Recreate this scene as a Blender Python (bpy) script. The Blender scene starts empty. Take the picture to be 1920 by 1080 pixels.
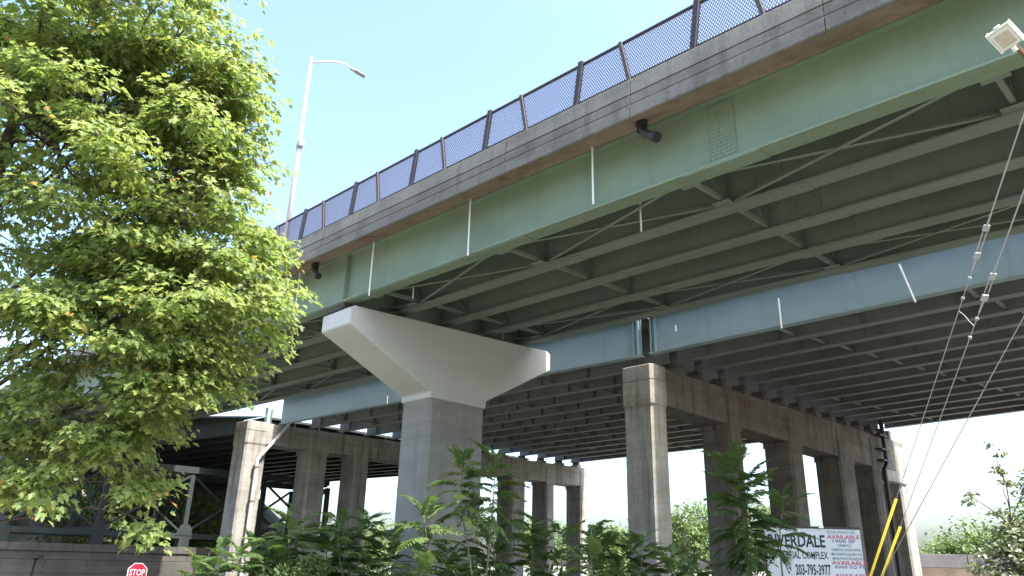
import bpy, bmesh, math, random
import numpy as np
from mathutils import Vector, Matrix

R = math.radians
random.seed(7)
rng = np.random.default_rng(11)
scene = bpy.context.scene
COL = scene.collection

# ------------------------------------------------------------------ camera
# world axes: +X runs along the bridges towards the near right, +Y across them and away, z = 0 at eye level
cam_data = bpy.data.cameras.new("camera")
cam = bpy.data.objects.new("camera", cam_data)
COL.objects.link(cam)
YAW, PITCH, ROLL = R(45.4), R(20.4), R(1.4)
_h = Vector((-math.sin(YAW), math.cos(YAW), 0)); _r = Vector((math.cos(YAW), math.sin(YAW), 0)); _u = Vector((0, 0, 1))
_f = _h * math.cos(PITCH) + _u * math.sin(PITCH); _up = _u * math.cos(PITCH) - _h * math.sin(PITCH)
_R = _r * math.cos(ROLL) + _up * math.sin(ROLL); _U = _up * math.cos(ROLL) - _r * math.sin(ROLL)
cam.matrix_world = Matrix(((_R.x, _U.x, -_f.x, 0), (_R.y, _U.y, -_f.y, 0), (_R.z, _U.z, -_f.z, 0), (0, 0, 0, 1)))
cam_data.sensor_width = 36
cam_data.lens = 36 * 1390 / 1920
cam_data.clip_start = 0.1
cam_data.clip_end = 3000
scene.camera = cam

# ------------------------------------------------------------------ sky, sun, exposure
SUN_EL, SUN_AZ = R(57), R(0.5)
world = bpy.data.worlds.new("World")
scene.world = world
world.use_nodes = True
wn = world.node_tree.nodes; wl = world.node_tree.links
bg = wn["Background"]
sky = wn.new("ShaderNodeTexSky")
sky.sky_type = 'NISHITA'
sky.sun_disc = False
sky.sun_elevation = SUN_EL
sky.sun_rotation = R(90) - SUN_AZ
sky.air_density = 1.0
sky.dust_density = 4.4
sky.ozone_density = 1.0
tint = wn.new("ShaderNodeMix"); tint.data_type = 'RGBA'; tint.blend_type = 'MULTIPLY'; tint.inputs["Factor"].default_value = 1.0
tint.inputs[7].default_value = (0.90, 0.975, 1.0, 1)
wl.new(sky.outputs["Color"], tint.inputs[6])
wl.new(tint.outputs[2], bg.inputs["Color"])
bg.inputs["Strength"].default_value = 0.15

sun_data = bpy.data.lights.new("sun", 'SUN')
sun_data.energy = 3.2
sun_data.angle = R(0.5)
sun_data.color = (1.0, 0.95, 0.87)
sun = bpy.data.objects.new("sun", sun_data)
COL.objects.link(sun)
_sd = Vector((math.cos(SUN_EL) * math.cos(SUN_AZ), math.cos(SUN_EL) * math.sin(SUN_AZ), math.sin(SUN_EL)))
sun.rotation_euler = _sd.to_track_quat('Z', 'Y').to_euler()

scene.view_settings.view_transform = 'Standard'
scene.view_settings.look = 'None'
scene.view_settings.exposure = 2.08
scene.view_settings.gamma = 1.0
scene.view_settings.use_curve_mapping = False
scene.cycles.use_denoising = True
scene.cycles.max_bounces = 8
scene.cycles.diffuse_bounces = 5
scene.cycles.transmission_bounces = 4

GROUND = -3.0


# ------------------------------------------------------------------ materials
def ramp(nt, fac, stops):
    n = nt.nodes.new("ShaderNodeValToRGB")
    el = n.color_ramp.elements
    while len(el) < len(stops):
        el.new(0.5)
    for e, (p, c) in zip(el, stops):
        e.position = p
        e.color = (*c, 1)
    nt.links.new(fac, n.inputs["Fac"])
    return n.outputs["Color"]


def noise(nt, scale=(1, 1, 1), size=1.0, detail=5, rough=0.6):
    tc = nt.nodes.new("ShaderNodeNewGeometry")
    mp = nt.nodes.new("ShaderNodeMapping")
    mp.inputs["Scale"].default_value = scale
    nt.links.new(tc.outputs["Position"], mp.inputs["Vector"])
    n = nt.nodes.new("ShaderNodeTexNoise")
    n.inputs["Scale"].default_value = size
    n.inputs["Detail"].default_value = detail
    n.inputs["Roughness"].default_value = rough
    nt.links.new(mp.outputs["Vector"], n.inputs["Vector"])
    return n.outputs["Fac"]


def mix(nt, a, b, fac, mode='MIX'):
    n = nt.nodes.new("ShaderNodeMix")
    n.data_type = 'RGBA'
    n.blend_type = mode
    for sock, v in ((n.inputs["Factor"], fac), (n.inputs[6], a), (n.inputs[7], b)):
        if isinstance(v, (int, float)):
            sock.default_value = v
        elif isinstance(v, tuple):
            sock.default_value = (*v, 1)
        else:
            nt.links.new(v, sock)
    return n.outputs[2]


def new_mat(name, rough=0.8, spec=0.3, metallic=0.0):
    m = bpy.data.materials.new(name)
    m.use_nodes = True
    p = m.node_tree.nodes["Principled BSDF"]
    p.inputs["Roughness"].default_value = rough
    p.inputs["Specular IOR Level"].default_value = spec
    p.inputs["Metallic"].default_value = metallic
    return m, m.node_tree, p


def bump(nt, p, fac, strength, dist=0.02):
    b = nt.nodes.new("ShaderNodeBump")
    b.inputs["Strength"].default_value = strength
    b.inputs["Distance"].default_value = dist
    nt.links.new(fac, b.inputs["Height"])
    nt.links.new(b.outputs["Normal"], p.inputs["Normal"])


def sc(c, k):
    return tuple(min(1, x * k) for x in c)


def concrete(name, base, var=0.35, streak=0.5, streak_col=(0.10, 0.085, 0.065), rust=0.0, size=0.7, fine=0.18):
    m, nt, p = new_mat(name, 0.9, 0.2)
    n1 = noise(nt, (1, 1, 1), size, 8, 0.65)
    c = ramp(nt, n1, [(0.28, sc(base, 1 - var)), (0.5, base), (0.72, sc(base, 1 + var * 0.6))])
    n2 = noise(nt, (1, 1, 0.07), 2.6, 6, 0.6)
    f = ramp(nt, n2, [(0.50, (0, 0, 0)), (0.68, (streak,) * 3)])
    c = mix(nt, c, streak_col, f)
    n4 = noise(nt, (1, 1, 1), 14, 4, 0.7)
    f4 = ramp(nt, n4, [(0.35, (1 - fine,) * 3), (0.6, (1 + fine / 3,) * 3)])
    c = mix(nt, c, f4, 1.0, 'MULTIPLY')
    n5 = noise(nt, (0.12, 0.12, 1.6), 1.5, 4, 0.6)
    c = mix(nt, c, ramp(nt, n5, [(0.38, (1 - fine * 0.6,) * 3), (0.62, (1 + fine / 3,) * 3)]), 1.0, 'MULTIPLY')
    if rust:
        n3 = noise(nt, (0.35, 0.35, 0.09), 1.7, 5, 0.6)
        f3 = ramp(nt, n3, [(0.54, (0, 0, 0)), (0.66, (rust,) * 3)])
        c = mix(nt, c, (0.16, 0.075, 0.04), f3)
    nt.links.new(c, p.inputs["Base Color"])
    bump(nt, p, n4, 0.35 * fine / 0.18, 0.01)
    return m


def steel(name, base, var=0.14, rough=0.55, rust=0.0, spec=0.3, dirt=0.25):
    m, nt, p = new_mat(name, rough, spec)
    n1 = noise(nt, (0.35, 1, 1), 0.8, 6, 0.6)
    c = ramp(nt, n1, [(0.3, sc(base, 1 - var)), (0.7, sc(base, 1 + var))])
    n2 = noise(nt, (2.2, 2.2, 0.12), 2.2, 5, 0.6)
    f = ramp(nt, n2, [(0.52, (0, 0, 0)), (0.75, (dirt,) * 3)])
    c = mix(nt, c, sc(base, 0.62), f)
    if rust:
        n3 = noise(nt, (1, 1, 1), 1.5, 8, 0.7)
        f3 = ramp(nt, n3, [(0.58, (0, 0, 0)), (0.68, (rust,) * 3)])
        c = mix(nt, c, (0.13, 0.06, 0.035), f3)
    nt.links.new(c, p.inputs["Base Color"])
    bump(nt, p, n1, 0.12, 0.02)
    return m


def plain(name, base, rough=0.6, var=0.12, metallic=0.0, spec=0.4, size=6):
    m, nt, p = new_mat(name, rough, spec, metallic)
    n1 = noise(nt, (1, 1, 1), size, 5, 0.6)
    nt.links.new(ramp(nt, n1, [(0.3, sc(base, 1 - var)), (0.7, sc(base, 1 + var))]), p.inputs["Base Color"])
    return m


def leaf_material(name, stops, trans=0.4, trans_gain=(1.5, 1.5, 0.8), rough=0.5, spec=0.35):
    m, nt, p = new_mat(name, rough, spec)
    at = nt.nodes.new("ShaderNodeAttribute")
    at.attribute_name = "tint"
    c = ramp(nt, at.outputs["Fac"], stops)
    nt.links.new(c, p.inputs["Base Color"])
    t = nt.nodes.new("ShaderNodeBsdfTranslucent")
    tc = mix(nt, c, trans_gain, 1.0, 'MULTIPLY')
    nt.links.new(tc, t.inputs["Color"])
    mx = nt.nodes.new("ShaderNodeMixShader")
    mx.inputs[0].default_value = trans
    nt.links.new(p.outputs[0], mx.inputs[1])
    nt.links.new(t.outputs[0], mx.inputs[2])
    nt.links.new(mx.outputs[0], nt.nodes["Material Output"].inputs["Surface"])
    return m


M = {}
M['green'] = steel("green_paint", (0.185, 0.240, 0.172), 0.15, 0.55, 0.10, 0.28, 0.34)
M['green_dull'] = steel("dull_green_paint", (0.165, 0.205, 0.172), 0.16, 0.6, 0.25, 0.25, 0.3)
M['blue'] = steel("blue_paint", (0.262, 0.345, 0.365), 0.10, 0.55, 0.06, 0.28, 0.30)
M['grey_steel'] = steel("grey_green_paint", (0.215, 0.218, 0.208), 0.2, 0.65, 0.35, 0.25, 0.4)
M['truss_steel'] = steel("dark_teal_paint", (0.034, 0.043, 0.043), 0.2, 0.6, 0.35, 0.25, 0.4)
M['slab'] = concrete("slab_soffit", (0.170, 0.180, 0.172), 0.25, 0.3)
M['shaded_slab'] = concrete("shaded_slab", (0.05, 0.052, 0.05), 0.25, 0.3)  # slab copy darkened to stand in for shade on the approach span
M['soffit'] = concrete("stained_soffit", (0.30, 0.235, 0.185), 0.3, 0.3, (0.16, 0.10, 0.07), 0.6)
M['parapet'] = concrete("parapet_concrete", (0.162, 0.156, 0.144), 0.30, 0.55, (0.085, 0.08, 0.07))
M['coated'] = concrete("coated_concrete", (0.48, 0.48, 0.465), 0.06, 0.10, (0.36, 0.345, 0.31), 0.0, 0.4, 0.045)
M['column'] = concrete("column_concrete", (0.232, 0.229, 0.212), 0.16, 0.3, (0.13, 0.125, 0.11), 0.0, 0.7, 0.13)
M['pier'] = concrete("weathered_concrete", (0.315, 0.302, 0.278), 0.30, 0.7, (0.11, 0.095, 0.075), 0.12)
M['pier_dark'] = concrete("dark_rusty_concrete", (0.165, 0.153, 0.137), 0.35, 0.75, (0.07, 0.055, 0.045), 0.32)  # darker, rust-streaked concrete for inner columns, cap and grooves
M['stone'] = concrete("wall_stone", (0.10, 0.095, 0.088), 0.35, 0.4)
M['barrier'] = concrete("barrier_concrete", (0.115, 0.112, 0.125), 0.2, 0.4)
M['earth'] = concrete("brown_earth", (0.12, 0.092, 0.072), 0.35, 0.2)
M['bearing'] = plain("rusty_bearing", (0.07, 0.055, 0.045), 0.8, 0.5)
M['fence'] = plain("dark_bronze", (0.030, 0.024, 0.028), 0.5, 0.2)
M['fence_brown'] = plain("weathered_bronze", (0.055, 0.045, 0.042), 0.6, 0.2)
M['wire_mesh'] = plain("vinyl_mesh", (0.170, 0.145, 0.200), 0.5, 0.1)
M['galv'] = plain("galvanised", (0.34, 0.33, 0.335), 0.45, 0.12, 0.3, 0.5)
M['pale_pole'] = plain("aluminium_pole", (0.50, 0.44, 0.47), 0.45, 0.05, 0.1, 0.5, 1)
M['grey_head'] = plain("lamp_grey", (0.22, 0.21, 0.21), 0.5, 0.1)
M['white_pipe'] = plain("white_plastic", (0.80, 0.80, 0.78), 0.4, 0.05)
M['grey_pipe'] = plain("grey_plastic", (0.55, 0.53, 0.49), 0.5, 0.2, 0, 0.4, 2)
M['black_pipe'] = plain("black_iron", (0.028, 0.026, 0.028), 0.45, 0.4)
M['yellow'] = plain("yellow_plastic", (0.72, 0.50, 0.03), 0.45, 0.1)
M['rust'] = plain("rusted_steel", (0.16, 0.085, 0.055), 0.85, 0.4)
M['white_metal'] = plain("white_lamp_casing", (0.70, 0.69, 0.66), 0.45, 0.06)
M['lens'] = plain("tan_lens", (0.46, 0.40, 0.33), 0.35, 0.15, 0, 0.5, 20)  # tan panel under the flood light casing
M['timber'] = plain("pole_timber", (0.17, 0.12, 0.085), 0.9, 0.35, 0, 0.2, 3)
M['sign_white'] = plain("sign_board_white", (0.56, 0.60, 0.62), 0.5, 0.06, 0, 0.4, 1.5)
M['matte_black'] = plain("matte_black", (0.012, 0.012, 0.013), 0.98, 0.1, 0.0, 0.03)
M['ink'] = plain("black_ink", (0.02, 0.022, 0.025), 0.6, 0.1)
M['ink_grey'] = plain("grey_ink", (0.16, 0.18, 0.21), 0.6, 0.1)
M['ink_red'] = plain("red_ink", (0.45, 0.09, 0.16), 0.6, 0.1)
M['ink_violet'] = plain("violet_ink", (0.20, 0.12, 0.26), 0.6, 0.1)
M['stop_red'] = plain("stop_red", (0.62, 0.012, 0.05), 0.4, 0.05)
M['stop_white'] = plain("stop_white", (0.80, 0.78, 0.78), 0.4, 0.03)
M['bark'] = plain("bark", (0.085, 0.065, 0.05), 0.95, 0.4, 0, 0.15, 9)
M['stem'] = plain("green_stem", (0.13, 0.14, 0.075), 0.8, 0.3, 0, 0.2, 9)
M['maple'] = leaf_material("maple_leaf", [(0.0, (0.130, 0.185, 0.075)), (0.45, (0.200, 0.268, 0.095)), (0.84, (0.290, 0.352, 0.130)),
                                          (0.93, (0.30, 0.27, 0.07)), (1.0, (0.38, 0.19, 0.08))], 0.56, (1.35, 1.32, 0.8))
M['sumac'] = leaf_material("pinnate_leaf", [(0.0, (0.055, 0.092, 0.036)), (0.6, (0.095, 0.148, 0.055)), (1.0, (0.165, 0.215, 0.08))], 0.4, (1.4, 1.45, 0.8), 0.75, 0.12)
M['poplar'] = leaf_material("poplar_leaf", [(0.0, (0.10, 0.125, 0.065)), (0.6, (0.22, 0.25, 0.145)), (1.0, (0.42, 0.44, 0.32))], 0.3, (1.3, 1.4, 0.8), 0.4, 0.5)
M['far_leaf'] = leaf_material("far_leaf", [(0.0, (0.08, 0.125, 0.045)), (0.6, (0.14, 0.20, 0.07)), (1.0, (0.23, 0.30, 0.11))], 0.3, (1.3, 1.4, 0.8))


def ground_material():
    m, nt, p = new_mat("ground_dirt_grass", 0.95, 0.1)
    n1 = noise(nt, (1, 1, 1), 0.12, 8, 0.65)
    c = ramp(nt, n1, [(0.38, (0.10, 0.115, 0.07)), (0.5, (0.185, 0.18, 0.155)), (0.66, (0.25, 0.24, 0.215))])
    n2 = noise(nt, (1, 1, 1), 3.0, 8, 0.7)
    c = mix(nt, c, ramp(nt, n2, [(0.3, (0.7,) * 3), (0.7, (1.15,) * 3)]), 1.0, 'MULTIPLY')
    nt.links.new(c, p.inputs["Base Color"])
    bump(nt, p, n2, 0.6, 0.05)
    return m


M['ground'] = ground_material()


# ------------------------------------------------------------------ building helpers
class MB:
    """collects shapes; build() links them as one mesh object"""
    def __init__(self):
        self.v, self.f = [], []

    def poly(self, vs, fs):
        o = len(self.v)
        self.v += [tuple(p) for p in vs]
        self.f += [tuple(i + o for i in f) for f in fs]
        return self

    def box(self, a, b):
        (x0, y0, z0), (x1, y1, z1) = a, b
        return self.poly([(x0, y0, z0), (x1, y0, z0), (x1, y1, z0), (x0, y1, z0), (x0, y0, z1), (x1, y0, z1), (x1, y1, z1), (x0, y1, z1)],
                         [(0, 3, 2, 1), (4, 5, 6, 7), (0, 1, 5, 4), (1, 2, 6, 5), (2, 3, 7, 6), (3, 0, 4, 7)])

    def bar(self, p, q, w, h, up=(0, 0, 1)):
        p, q = Vector(p), Vector(q)
        d = (q - p).normalized()
        s = d.cross(Vector(up))
        if s.length < 1e-4:
            s = d.cross(Vector((1, 0, 0)))
        s.normalize()
        t = s.cross(d)
        s, t = s * w / 2, t * h / 2
        vs = [p - s - t, p + s - t, p + s + t, p - s + t, q - s - t, q + s - t, q + s + t, q - s + t]
        return self.poly(vs, [(0, 3, 2, 1), (4, 5, 6, 7), (0, 1, 5, 4), (1, 2, 6, 5), (2, 3, 7, 6), (3, 0, 4, 7)])

    def angle(self, p, q, w, t=0.015, up=(0, 0, 1)):
        """an L-shaped rolled angle"""
        p, q = Vector(p), Vector(q)
        d = (q - p).normalized()
        s = d.cross(Vector(up))
        if s.length < 1e-4:
            s = Vector((1, 0, 0))
        s.normalize()
        u = s.cross(d)
        self.bar(p, q, w, t, up)
        return self.bar(p + s * (w / 2 - t / 2) + u * (w / 2 + t / 2 - 0.001), q + s * (w / 2 - t / 2) + u * (w / 2 + t / 2 - 0.001), t, w, up)

    def tube(self, pts, radii, n=8, cap=True):
        pts = [Vector(p) for p in pts]
        if isinstance(radii, (int, float)):
            radii = [radii] * len(pts)
        rings, ref = [], None
        for i, p in enumerate(pts):
            d = (pts[min(i + 1, len(pts) - 1)] - pts[max(i - 1, 0)]).normalized()
            if ref is None:
                ref = Vector((0, 0, 1)) if abs(d.z) < 0.9 else Vector((1, 0, 0))
            s = d.cross(ref).normalized()
            t = s.cross(d)
            ref = t
            rings.append([p + (s * math.cos(2 * math.pi * k / n) + t * math.sin(2 * math.pi * k / n)) * radii[i] for k in range(n)])
        vs = [v for r in rings for v in r]
        fs = []
        for i in range(len(pts) - 1):
            for k in range(n):
                a, b = i * n + k, i * n + (k + 1) % n
                fs.append((a, b, b + n, a + n))
        if cap:
            fs.append(tuple(range(n - 1, -1, -1)))
            fs.append(tuple(range((len(pts) - 1) * n, len(pts) * n)))
        return self.poly(vs, fs)

    def loft(self, sections, cap=True):
        n = len(sections[0])
        vs = [v for s in sections for v in s]
        fs = []
        for i in range(len(sections) - 1):
            for k in range(n):
                a, b = i * n + k, i * n + (k + 1) % n
                fs.append((a, b, b + n, a + n))
        if cap:
            fs.append(tuple(range(n - 1, -1, -1)))
            fs.append(tuple(range((len(sections) - 1) * n, len(sections) * n)))
        return self.poly(vs, fs)

    def prism_z(self, outline, z0, z1, z1b=None):
        a = [(x, y, z0) for x, y in outline]
        b = [(x, y, z1) for x, y in outline]
        return self.loft([a, b])

    def build(self, name, mat, parent=None, bevel=0.0, smooth=False, kind=None):
        me = bpy.data.meshes.new(name)
        me.from_pydata(self.v, [], self.f)
        bm = bmesh.new()
        bm.from_mesh(me)
        bmesh.ops.recalc_face_normals(bm, faces=bm.faces)
        if bevel:
            es = [e for e in bm.edges if len(e.link_faces) == 2 and e.calc_face_angle(0) > 0.5]
            bmesh.ops.bevel(bm, geom=es, offset=bevel, segments=1, affect='EDGES', clamp_overlap=True)
        bm.to_mesh(me)
        bm.free()
        if smooth:
            for p in me.polygons:
                p.use_smooth = True
        me.materials.append(M[mat] if isinstance(mat, str) else mat)
        return link(name, me, parent, kind)


def link(name, data, parent=None, kind=None):
    o = bpy.data.objects.new(name, data)
    COL.objects.link(o)
    if parent is not None:
        o.parent = parent
        o.matrix_parent_inverse = parent_matrix(parent).inverted()
    if kind:
        o["kind"] = kind
    return o


def parent_matrix(o):
    m = o.matrix_basis.copy()
    if o.parent:
        m = parent_matrix(o.parent) @ o.matrix_parent_inverse @ m
    return m


def thing(name, label, category, loc=(0, 0, 0), group=None):
    o = bpy.data.objects.new(name, None)
    o.empty_display_size = 0.3
    COL.objects.link(o)
    o.location = loc
    tag(o, label, category, group)
    return o


def tag(o, label, category, group=None):
    o["label"] = label
    o["category"] = category
    if group:
        o["group"] = group
    return o


def structure(o):
    o["kind"] = "structure"
    return o


def chamfered(x0, x1, y0, y1, c):
    return [(x0 + c, y0), (x1 - c, y0), (x1, y0 + c), (x1, y1 - c), (x1 - c, y1), (x0 + c, y1), (x0, y1 - c), (x0, y0 + c)]


# ------------------------------------------------------------------ ground
g = MB()
n = 40
xs = np.concatenate([np.linspace(-1500, -130, 6), np.linspace(-120, 60, 37), np.linspace(80, 1500, 6)])
ys = np.concatenate([np.linspace(-1500, -70, 6), np.linspace(-60, 140, 41), np.linspace(160, 1500, 6)])
gv = []
for x in xs:
    for y in ys:
        gv.append((x, y, GROUND + 0.12 * math.sin(x * 0.21 + 1) * math.cos(y * 0.17) * (1 if abs(x) < 150 else 0)))
gf = []
for i in range(len(xs) - 1):
    for j in range(len(ys) - 1):
        a = i * len(ys) + j
        gf.append((a, a + len(ys), a + len(ys) + 1, a + 1))
g.poly(gv, gf)
structure(g.build("ground", 'ground', smooth=True))


# earth bank behind the truss bridge
eb = MB()
secs = []
for y in np.linspace(-30, 62, 24):
    w_ = 0.35 * math.sin(y * 0.5) + 0.25 * math.sin(y * 1.3 + 1)
    k_ = 1.0 if y < 45 else max(0.0, 1 - (y - 45) / 7)
    zz = lambda z: GROUND - 0.3 + (z - GROUND + 0.3) * k_
    secs.append([(-71.5 + w_, y, GROUND - 0.3), (-76 + w_, y, zz(1.0)), (-82 + w_, y, zz(4.6 + 0.5 * w_)), (-90 + w_, y, zz(8.4)), (-110, y, zz(8.8)), (-118, y, GROUND - 0.3)])
eb.loft(secs)
structure(eb.build("earth_bank", 'ground', smooth=True))


# ------------------------------------------------------------------ green overpass (nearest)
def zbot(x):                      # underside of the outer girder's bottom flange
    return 8.43 - 0.0165 * x if x > -25 else 8.8425 - 0.020 * (x + 25)


def ztop(x):                      # top of the outer girder
    return 10.10 - 0.028 * x if x > -25 else 10.80 - 0.020 * (x + 25)


def zpar(x):                      # top of the parapet
    return 10.99 - 0.0265 * x if x > -25 else 11.6525 - 0.020 * (x + 25)


SUPER = 0.042                      # crossfall
GX0, GX1 = -105.0, 14.0
GXS = [GX0, -80, -60, -45, -35, -25, -18, -12, -6, 0, GX1]
GY = [13.75, 15.98, 18.21, 20.44, 22.70]

ov = thing("green_overpass", "green steel girder overpass crossing overhead, nearest the camera, with weathered concrete parapet", "bridge", (-22.6, 18.7, 8.5))
for gi, y in enumerate(GY):
    dz = SUPER * (y - GY[0])
    secs = []
    for x in GXS:
        b, t = zbot(x) + dz, ztop(x) + dz - 0.002
        fw, ft, wt = 0.25, 0.05, 0.012
        secs.append([(x, y - fw, b), (x, y + fw, b), (x, y + fw, b + ft), (x, y + wt, b + ft), (x, y + wt, t - 0.04), (x, y + 0.2, t - 0.04),
                     (x, y + 0.2, t), (x, y - 0.2, t), (x, y - 0.2, t - 0.04), (x, y - wt, t - 0.04), (x, y - wt, b + ft), (x, y - fw, b + ft)])
    go = MB().loft(secs).build("girder", 'green' if gi == 0 else 'green_dull', ov)
    # splice plates with their bolts
    for s in (-1, 1):
        if gi == 0 and s == 1:
            continue
        yy = y + s * 0.024
        x0, x1 = -7.52, -6.82
        sp = MB().box((x0, min(yy, yy + s * 0.012), zbot(x1) + dz + 0.10), (x1, max(yy, yy + s * 0.012), ztop(x1) + dz - 0.08))
        spo = sp.build("splice_plate", 'green' if gi == 0 else 'green_dull', go)
        bo = MB()
        for i in range(8):
            for k in range(17):
                bx = x0 + 0.05 + i * 0.0857
                bz = zbot(x1) + dz + 0.17 + k * 0.094
                by = yy + s * 0.012
                bo.box((bx - 0.017, min(by, by + s * 0.022), bz - 0.017), (bx + 0.017, max(by, by + s * 0.022), bz + 0.017))
        bo.build("bolt", 'green' if gi == 0 else 'green_dull', go, kind="stuff")
    xa, xb = -8.1, -6.2
    MB().loft([[(xx, y - 0.24, zbot(xx) + dz - 0.028), (xx, y + 0.24, zbot(xx) + dz - 0.028), (xx, y + 0.24, zbot(xx) + dz - 0.003), (xx, y - 0.24, zbot(xx) + dz - 0.003)]
               for xx in (xa, xb)]).build("flange_plate", 'green' if gi == 0 else 'green_dull', go)
    # extra cover plate over the pier
    xa, xb = -34.0, -13.3
    MB().loft([[(xx, y - 0.21, zbot(xx) + dz - 0.035), (xx, y + 0.21, zbot(xx) + dz - 0.035), (xx, y + 0.21, zbot(xx) + dz - 0.003), (xx, y - 0.21, zbot(xx) + dz - 0.003)]
               for xx in (xa, -25, xb)]).build("cover_plate", 'green' if gi == 0 else 'green_dull', go)
    # bearing stiffener over the pier and stiffeners at the cross frames
    for x in [-22.55] + ([] if gi == 0 else [-1.9 - 6.4 * k for k in range(-2, 10)]):
        for s in (-1, 1):
            y0, y1 = sorted((y + s * 0.016, y + s * 0.19))
            MB().box((x - 0.012, y0, zbot(x) + dz + 0.052), (x + 0.012, y1, ztop(x) + dz - 0.044)).build("stiffener", 'green' if gi == 0 else 'green_dull', go)

# deck slab
secs = []
for x in GXS:
    t = ztop(x)
    e = zpar(x) - 1.10
    s_ = lambda y: t + SUPER * (y - GY[0])
    secs.append([(x, 12.66, e), (x, 13.35, t - 0.03), (x, 13.52, t), (x, 22.95, s_(22.95)), (x, 23.7, s_(23.7) - 0.05), (x, 23.7, s_(23.7) + 0.32),
                 (x, 12.9, t + 0.30), (x, 12.66, t + 0.30)])
slab = MB().loft(secs).build("deck_slab", 'slab', ov)
secs = []
for x in GXS:                      # stained overhang underside, a few millimetres proud of the slab
    t, e = ztop(x), zpar(x) - 1.10
    secs.append([(x, 12.665, e - 0.006), (x, 13.35, t - 0.036), (x, 13.53, t - 0.006), (x, 13.53, t - 0.003), (x, 13.35, t - 0.033), (x, 12.665, e - 0.003)])
MB().loft(secs).build("overhang_soffit", 'soffit', ov)

# parapet panels with two drip grooves
px = GX1
k = 0
while px > GX0:
    L = 4.3 + 0.7 * ((k * 37) % 5) / 5
    xa, xb = px - L + 0.012, px - 0.012
    off = 0.004 * ((k * 13) % 3)
    secs = []
    for x in np.linspace(xb, xa, 4):
        z = zpar(x)
        yo = 12.60 - off
        pr = [(12.98, z - 0.80), (12.95, z - 0.02), (12.93, z), (yo + 0.10, z), (yo + 0.085, z - 0.02), (yo + 0.045, z - 0.47), (yo + 0.10, z - 0.48), (yo + 0.10, z - 0.51),
              (yo + 0.03, z - 0.52), (yo + 0.03, z - 0.76), (yo + 0.07, z - 0.77), (yo + 0.07, z - 0.80), (yo, z - 0.81), (yo, z - 1.13), (yo + 0.03, z - 1.16), (12.655, z - 1.16), (12.655, z - 0.80)]
        secs.append([(x, a, b) for a, b in pr])
    MB().loft(secs).build("parapet_panel", 'parapet', ov)
    px -= L
    k += 1
# far parapet
secs = [[(x, 23.45, ztop(x) + 0.72), (x, 23.69, ztop(x) + 0.72), (x, 23.69, ztop(x) + 1.5), (x, 23.45, ztop(x) + 1.5)] for x in GXS]
MB().loft(secs).build("far_parapet", 'parapet', ov)

# cross frames
xf = [-1.9 - 6.4 * k for k in range(-2, 11)]
for x in xf:
    if abs(x + 21.1) < 0.5:
        x = -20.9
    for i in range(4):
        ya, yb = GY[i] + 0.03, GY[i + 1] - 0.03
        da, db = SUPER * (GY[i] - GY[0]), SUPER * (GY[i + 1] - GY[0])
        ba, bb = zbot(x) + da + 0.14, zbot(x) + db + 0.14
        ta, tb = ztop(x) + da - 0.2, ztop(x) + db - 0.2
        f = MB()
        f.angle((x, ya, ba), (x, yb, bb), 0.10)
        f.angle((x, ya, ta), (x, yb, tb), 0.10)
        f.bar((x + 0.03, ya, ba + 0.12), (x + 0.03, yb, tb - 0.08), 0.09, 0.012, (1, 0, 0))
        f.bar((x - 0.03, ya, ta - 0.08), (x - 0.03, yb, bb + 0.12), 0.09, 0.012, (1, 0, 0))
        for (yy, zz) in ((ya + 0.14, ba), (yb - 0.14, bb)):
            f.box((x - 0.012, yy - 0.13, zz - 0.03), (x + 0.004, yy + 0.13, zz + 0.30))
        f.build("cross_frame", 'green_dull', ov)
# bottom lateral bracing in the two outer bays
for i in (0, 3):
    for j in range(len(xf) - 1):
        xa, xb = xf[j], xf[j + 1]
        ya, yb = GY[i] + 0.2, GY[i + 1] - 0.2
        da, db = SUPER * (GY[i] - GY[0]), SUPER * (GY[i + 1] - GY[0])
        MB().angle((xa - 0.25, ya, zbot(xa) + da + 0.075), (xb + 0.25, yb, zbot(xb) + db + 0.075), 0.10).build("lateral_brace", 'green_dull', ov)
        MB().angle((xa - 0.25, yb, zbot(xa) + db + 0.095), (xb + 0.25, ya, zbot(xb) + da + 0.095), 0.10).build("lateral_brace", 'green_dull', ov)

for x in xf:
    for i, y in ((0, GY[0] + 0.36), (1, GY[1] - 0.36), (3, GY[3] + 0.36), (4, GY[4] - 0.36)):
        z = zbot(x) + SUPER * (GY[i] - GY[0]) + 0.052
        MB().box((x - 0.24, y - 0.13, z), (x + 0.24, y + 0.13, z + 0.012)).build("gusset_plate", 'green_dull', ov)

# white drip pipes hanging from the deck edge and inner bays
for (x, y, z0, z1, tl) in [(-20.6, 13.40, 8.55, 10.56, 0.0), (-15.5, 13.40, 8.60, 10.48, 0.0), (-10.7, 13.40, 8.68, 10.42, 0.0), (-25.7, 13.40, 8.75, 10.8, 0.0),
                           (-10.3, 14.9, 8.30, 9.5, 0.0), (-20.1, 14.9, 8.72, 9.6, 0.0), (-22.9, 22.1, 9.0, 9.8, 0)]:
    pp = MB().tube([(x, y, z0), (x + tl, y, (z0 + z1) / 2), (x, y, z1)], 0.026, 8).build("drip_pipe", 'white_pipe', ov)
    MB().tube([(x, y, z1 - 0.10), (x, y, z1 + 0.02)], 0.036, 8).build("collar", 'grey_pipe', pp)
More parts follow.
